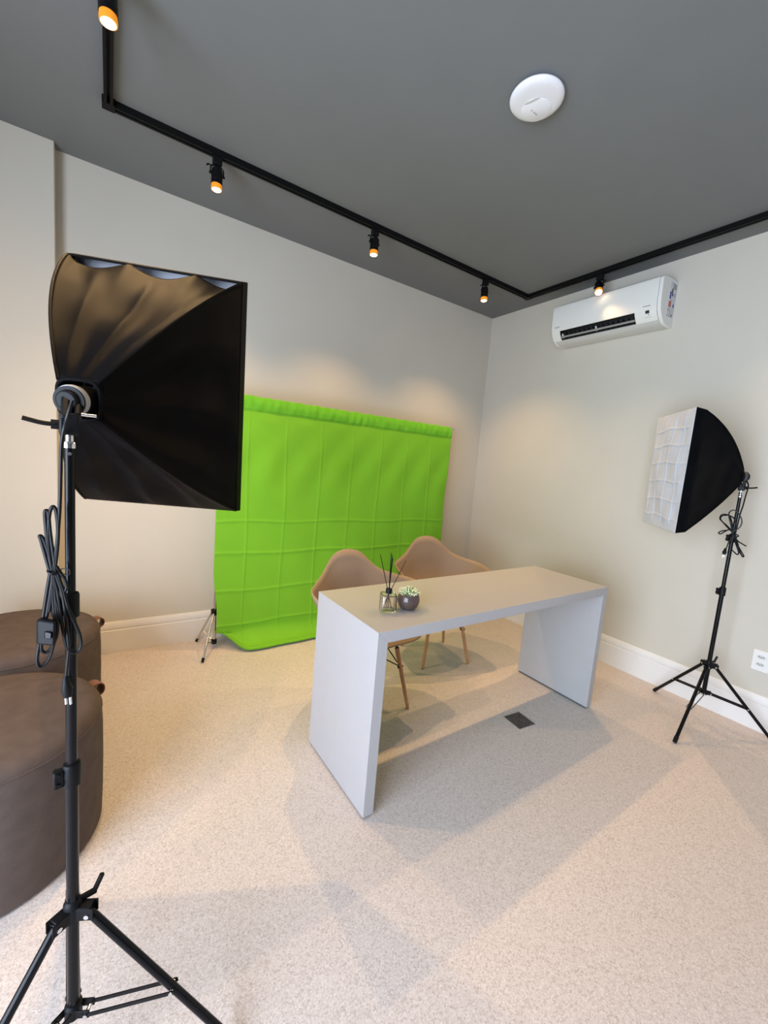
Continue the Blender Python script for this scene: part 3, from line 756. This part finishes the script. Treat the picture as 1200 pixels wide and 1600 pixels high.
# ================================================================== poufs
def pouf(c, rad, h, label, tag_dir):
    t = thing('round_pouf', label, 'pouf', (c[0], c[1], 0), 'round taupe poufs')
    P = V((c[0], c[1], 0))
    MB().lathe([(rad - .012, .004), (rad, .010), (rad + .003, .10), (rad + .004, .22), (rad + .003, .34), (rad, h - .045), (rad - .005, h - .026), (rad - .016, h - .010), (rad - .034, h - .002), (rad - .06, h + .001), (rad * .6, h + .006), (rad * .3, h + .008), (.001, h + .009)],
               P, n=72, cap0=True, cap1=False).build('upholstery', 'taupe', t, angle=60)
    MB().tube([P + V((math.cos(q) * (rad - .0005), math.sin(q) * (rad - .0005), h - .040)) for q in [2 * PI * i / 72 for i in range(73)]], .0022, 6, smooth=False).build('seam', 'taupe', t)
    MB().cyl(P, P + V((0, 0, .006)), rad - .02, n=48).build('base_board', 'pad', t)
    d = V((math.cos(tag_dir), math.sin(tag_dir), 0)); sd = V((-d.y, d.x, 0))
    o = P + d * (rad - .004) + V((0, 0, h - .055)); pts = []
    prof_ = [(0, .022), (.018, .025), (.036, .018), (.042, 0), (.036, -.018), (.018, -.025), (0, -.022)]
    w = .022; g = MB()
    pr = catmull([V((x_, z_, 0)) for x_, z_ in prof_], 4)
    def f_(u, v_):
        i = min(int(round(u * (len(pr) - 1))), len(pr) - 1); q = pr[i]; return o + d * q.x + V((0, 0, q.y)) + sd * (v_ - .5) * 2 * w
    g.grid(f_, len(pr) - 1, 3).build('leather_loop', 'leather', t, angle=180, solid=.0035)
    return t
pouf((-3.475, -1.345), .318, .452, 'round taupe fabric pouf standing nearest to the light stand', R(28))
pouf((-3.492, -.612), .318, .452, 'round taupe fabric pouf standing against the wall pier', R(24))

# ================================================================== reed diffuser
RD = V((-2.175, -1.682, DH))
rd = thing('reed_diffuser', 'clear glass reed diffuser with black sticks on the white desk', 'diffuser', RD)
ra = Matrix.Rotation(R(-26), 3, 'Z'); w, hh = .0335, .074
def sq(w_, z_, n_=.35):
    out = []
    for i in range(40):
        q = 2 * PI * i / 40; out.append(RD + ra @ V((math.copysign(abs(math.cos(q)) ** n_, math.cos(q)) * w_, math.copysign(abs(math.sin(q)) ** n_, math.sin(q)) * w_, 0)) + V((0, 0, z_)))
    return out
def loft(ls):
    g = MB(); n_ = 40; vs_ = sum(ls, []); fs = []
    for k in range(len(ls) - 1): fs += [(k * n_ + i, k * n_ + (i + 1) % n_, (k + 1) * n_ + (i + 1) % n_, (k + 1) * n_ + i) for i in range(n_)]
    fs += [tuple(range(n_ - 1, -1, -1)), tuple(range((len(ls) - 1) * n_, len(ls) * n_))]
    return g.add(vs_, fs)
bt = loft([sq(w - .002, .0008), sq(w, .003), sq(w, hh - .006), sq(w - .003, hh - .001), sq(w - .010, hh), sq(.0115, hh + .001, .8), sq(.0110, hh + .006, 1), sq(.0080, hh + .006, 1),
           sq(.0080, hh - .004, 1), sq(w - .0065, hh - .006, .4), sq(w - .0045, hh - .011, .4), sq(w - .0045, .008, .4), sq(w - .007, .006, .4)]).build('bottle', 'glass', rd, angle=40)
loft([sq(w - .0050, .0085, .4), sq(w - .0050, .030, .4), sq(w - .0051, .0302, .4)]).build('scented_oil', 'liquid', rd)
MB().lathe([(.0128, hh + .002), (.0132, hh + .004), (.0132, hh + .019), (.0125, hh + .021), (.0065, hh + .021)], RD, n=28, cap0=True, cap1=True).build('cap', 'blackp', rd)
vx = cr.copy(); vx.z = 0; vx.normalize(); vy = -CAM_XY(RD)
for (tx, ty, tz, bx, by) in ((-.048, .010, .232, .016, -.010), (-.004, -.004, .246, .004, .006), (.001, .006, .235, -.004, -.008), (.059, .006, .216, -.020, .004), (.004, -.010, .226, -.012, .010)):
    top = RD + vx * tx + vy * ty + V((0, 0, tz)); bot = RD + vx * bx + vy * by + V((0, 0, .013)); nk = RD + V((0, 0, hh + .008)) + (vx * tx + vy * ty) * .08
    MB().cyl(bot, nk, .0014, n=8).cyl(nk, top, .0016, n=8).build('reed', 'blackp', rd)

# ================================================================== small potted plant
PP = V((-2.075, -1.690, DH))
pl = thing('potted_succulent', 'small cream and green succulent in a round brown glazed pot', 'plant', PP)
MB().lathe([(.024, 0), (.030, .001), (.041, .012), (.0475, .028), (.0485, .042), (.045, .058), (.038, .069), (.034, .072), (.0325, .070), (.036, .062), (.034, .055)], PP, n=48, cap0=True, cap1=False).build('pot', 'pot', pl, angle=60)
MB().lathe([(.035, .054), (.035, .060), (.001, .064)], PP, n=32, cap1=False).build('soil', 'soil', pl)
lf = MB(); rnd = random.Random(5)
for k in range(170):
    q = k * 2.39996; f_ = math.sqrt((k + .5) / 170); rad = f_ * .034; lean = f_ * 1.05 + rnd.uniform(-.2, .2)
    b_ = PP + V((math.cos(q) * rad * .85, math.sin(q) * rad * .85, .062)); L_ = .020 + .012 * rnd.random() + .006 * (1 - f_)
    d = V((math.cos(q) * math.sin(lean), math.sin(q) * math.sin(lean), math.cos(lean))); x = basis(d)[0]; y = d.cross(x); ww = .0030 + .0012 * rnd.random()
    lf.cur = 0; m1 = b_ + d * L_ * .5
    lf.add([b_ - x * ww * .5, b_ + x * ww * .5, m1 + x * ww, m1 + y * ww * .5, m1 - x * ww, m1 - y * ww * .5], [(0, 1, 2, 3), (0, 3, 4), (0, 5, 2, 1), (0, 4, 5)])
    lf.cur = 1 if rnd.random() < .78 else 0
    m2 = b_ + d * L_ * .8; ti = b_ + d * L_
    lf.add([m1 + x * ww, m1 + y * ww * .5, m1 - x * ww, m1 - y * ww * .5, m2 + x * ww * .85, m2 + y * ww * .5, m2 - x * ww * .85, m2 - y * ww * .5, ti],
           [(0, 1, 5, 4), (1, 2, 6, 5), (2, 3, 7, 6), (3, 0, 4, 7), (4, 5, 8), (5, 6, 8), (6, 7, 8), (7, 4, 8)])
fo = lf.build('foliage', ['leaf', 'petal'], pl); fo['kind'] = 'stuff'

# ================================================================== floor box and wall socket
FB = V((-1.2358, -1.7193, 0)); fa = -.085
fb = thing('floor_socket_box', 'square dark stone lidded socket box set in the floor under the desk', 'floor box', FB)
rf = Matrix.Rotation(fa, 3, 'Z'); wf = .0615
for k in range(4):
    rk = rf @ Matrix.Rotation(k * PI / 2, 3, 'Z'); MB().box(FB + rk @ V((wf - .0012, 0, .0009)), (.0028, wf * 2, .0022), rk).build('frame_strip', 'alu', fb, smooth=False)
MB().box(FB + V((0, 0, .0007)), (wf * 2 - .005, wf * 2 - .005, .0014), rf).build('lid', 'stone', fb, smooth=False)

WS = V((0, -2.3890, .4045))
wsx = thing('wall_socket', 'white double power socket plate low on the right wall', 'power socket', WS)
pw, ph_ = .078, .122
MB().box(WS + V((-.004, 0, 0)), (.008, pw, ph_)).build('plate', 'outlet', wsx, bevel=.003)
for dz in (.024, -.020):
    c = WS + V((-.0075, .000, dz))
    hexp = [(-.020, 0), (-.013, .0095), (.013, .0095), (.020, 0), (.013, -.0095), (-.013, -.0095)]
    md = MB().box(c + V((-.0004, 0, 0)), (.0030, .049, .028)).build('socket_module', 'outlet', wsx, bevel=.001)
    MB().prism([(a_ * 1.0, b_) for a_, b_ in hexp], lambda p_, t: c + V((t, p_[0], p_[1])), -.0016, -.0022).build('socket_well', 'acg', md, smooth=False)
    for (yy, zz) in ((-.0095, 0), (0, -.003), (.0095, 0)):
        MB().cyl(c + V((-.0020, yy, zz)), c + V((-.0028, yy, zz)), .0026, n=12).build('pin_hole', 'dark', md)

for o in bpy.data.objects:
    if '_w' in o: del o['_w']
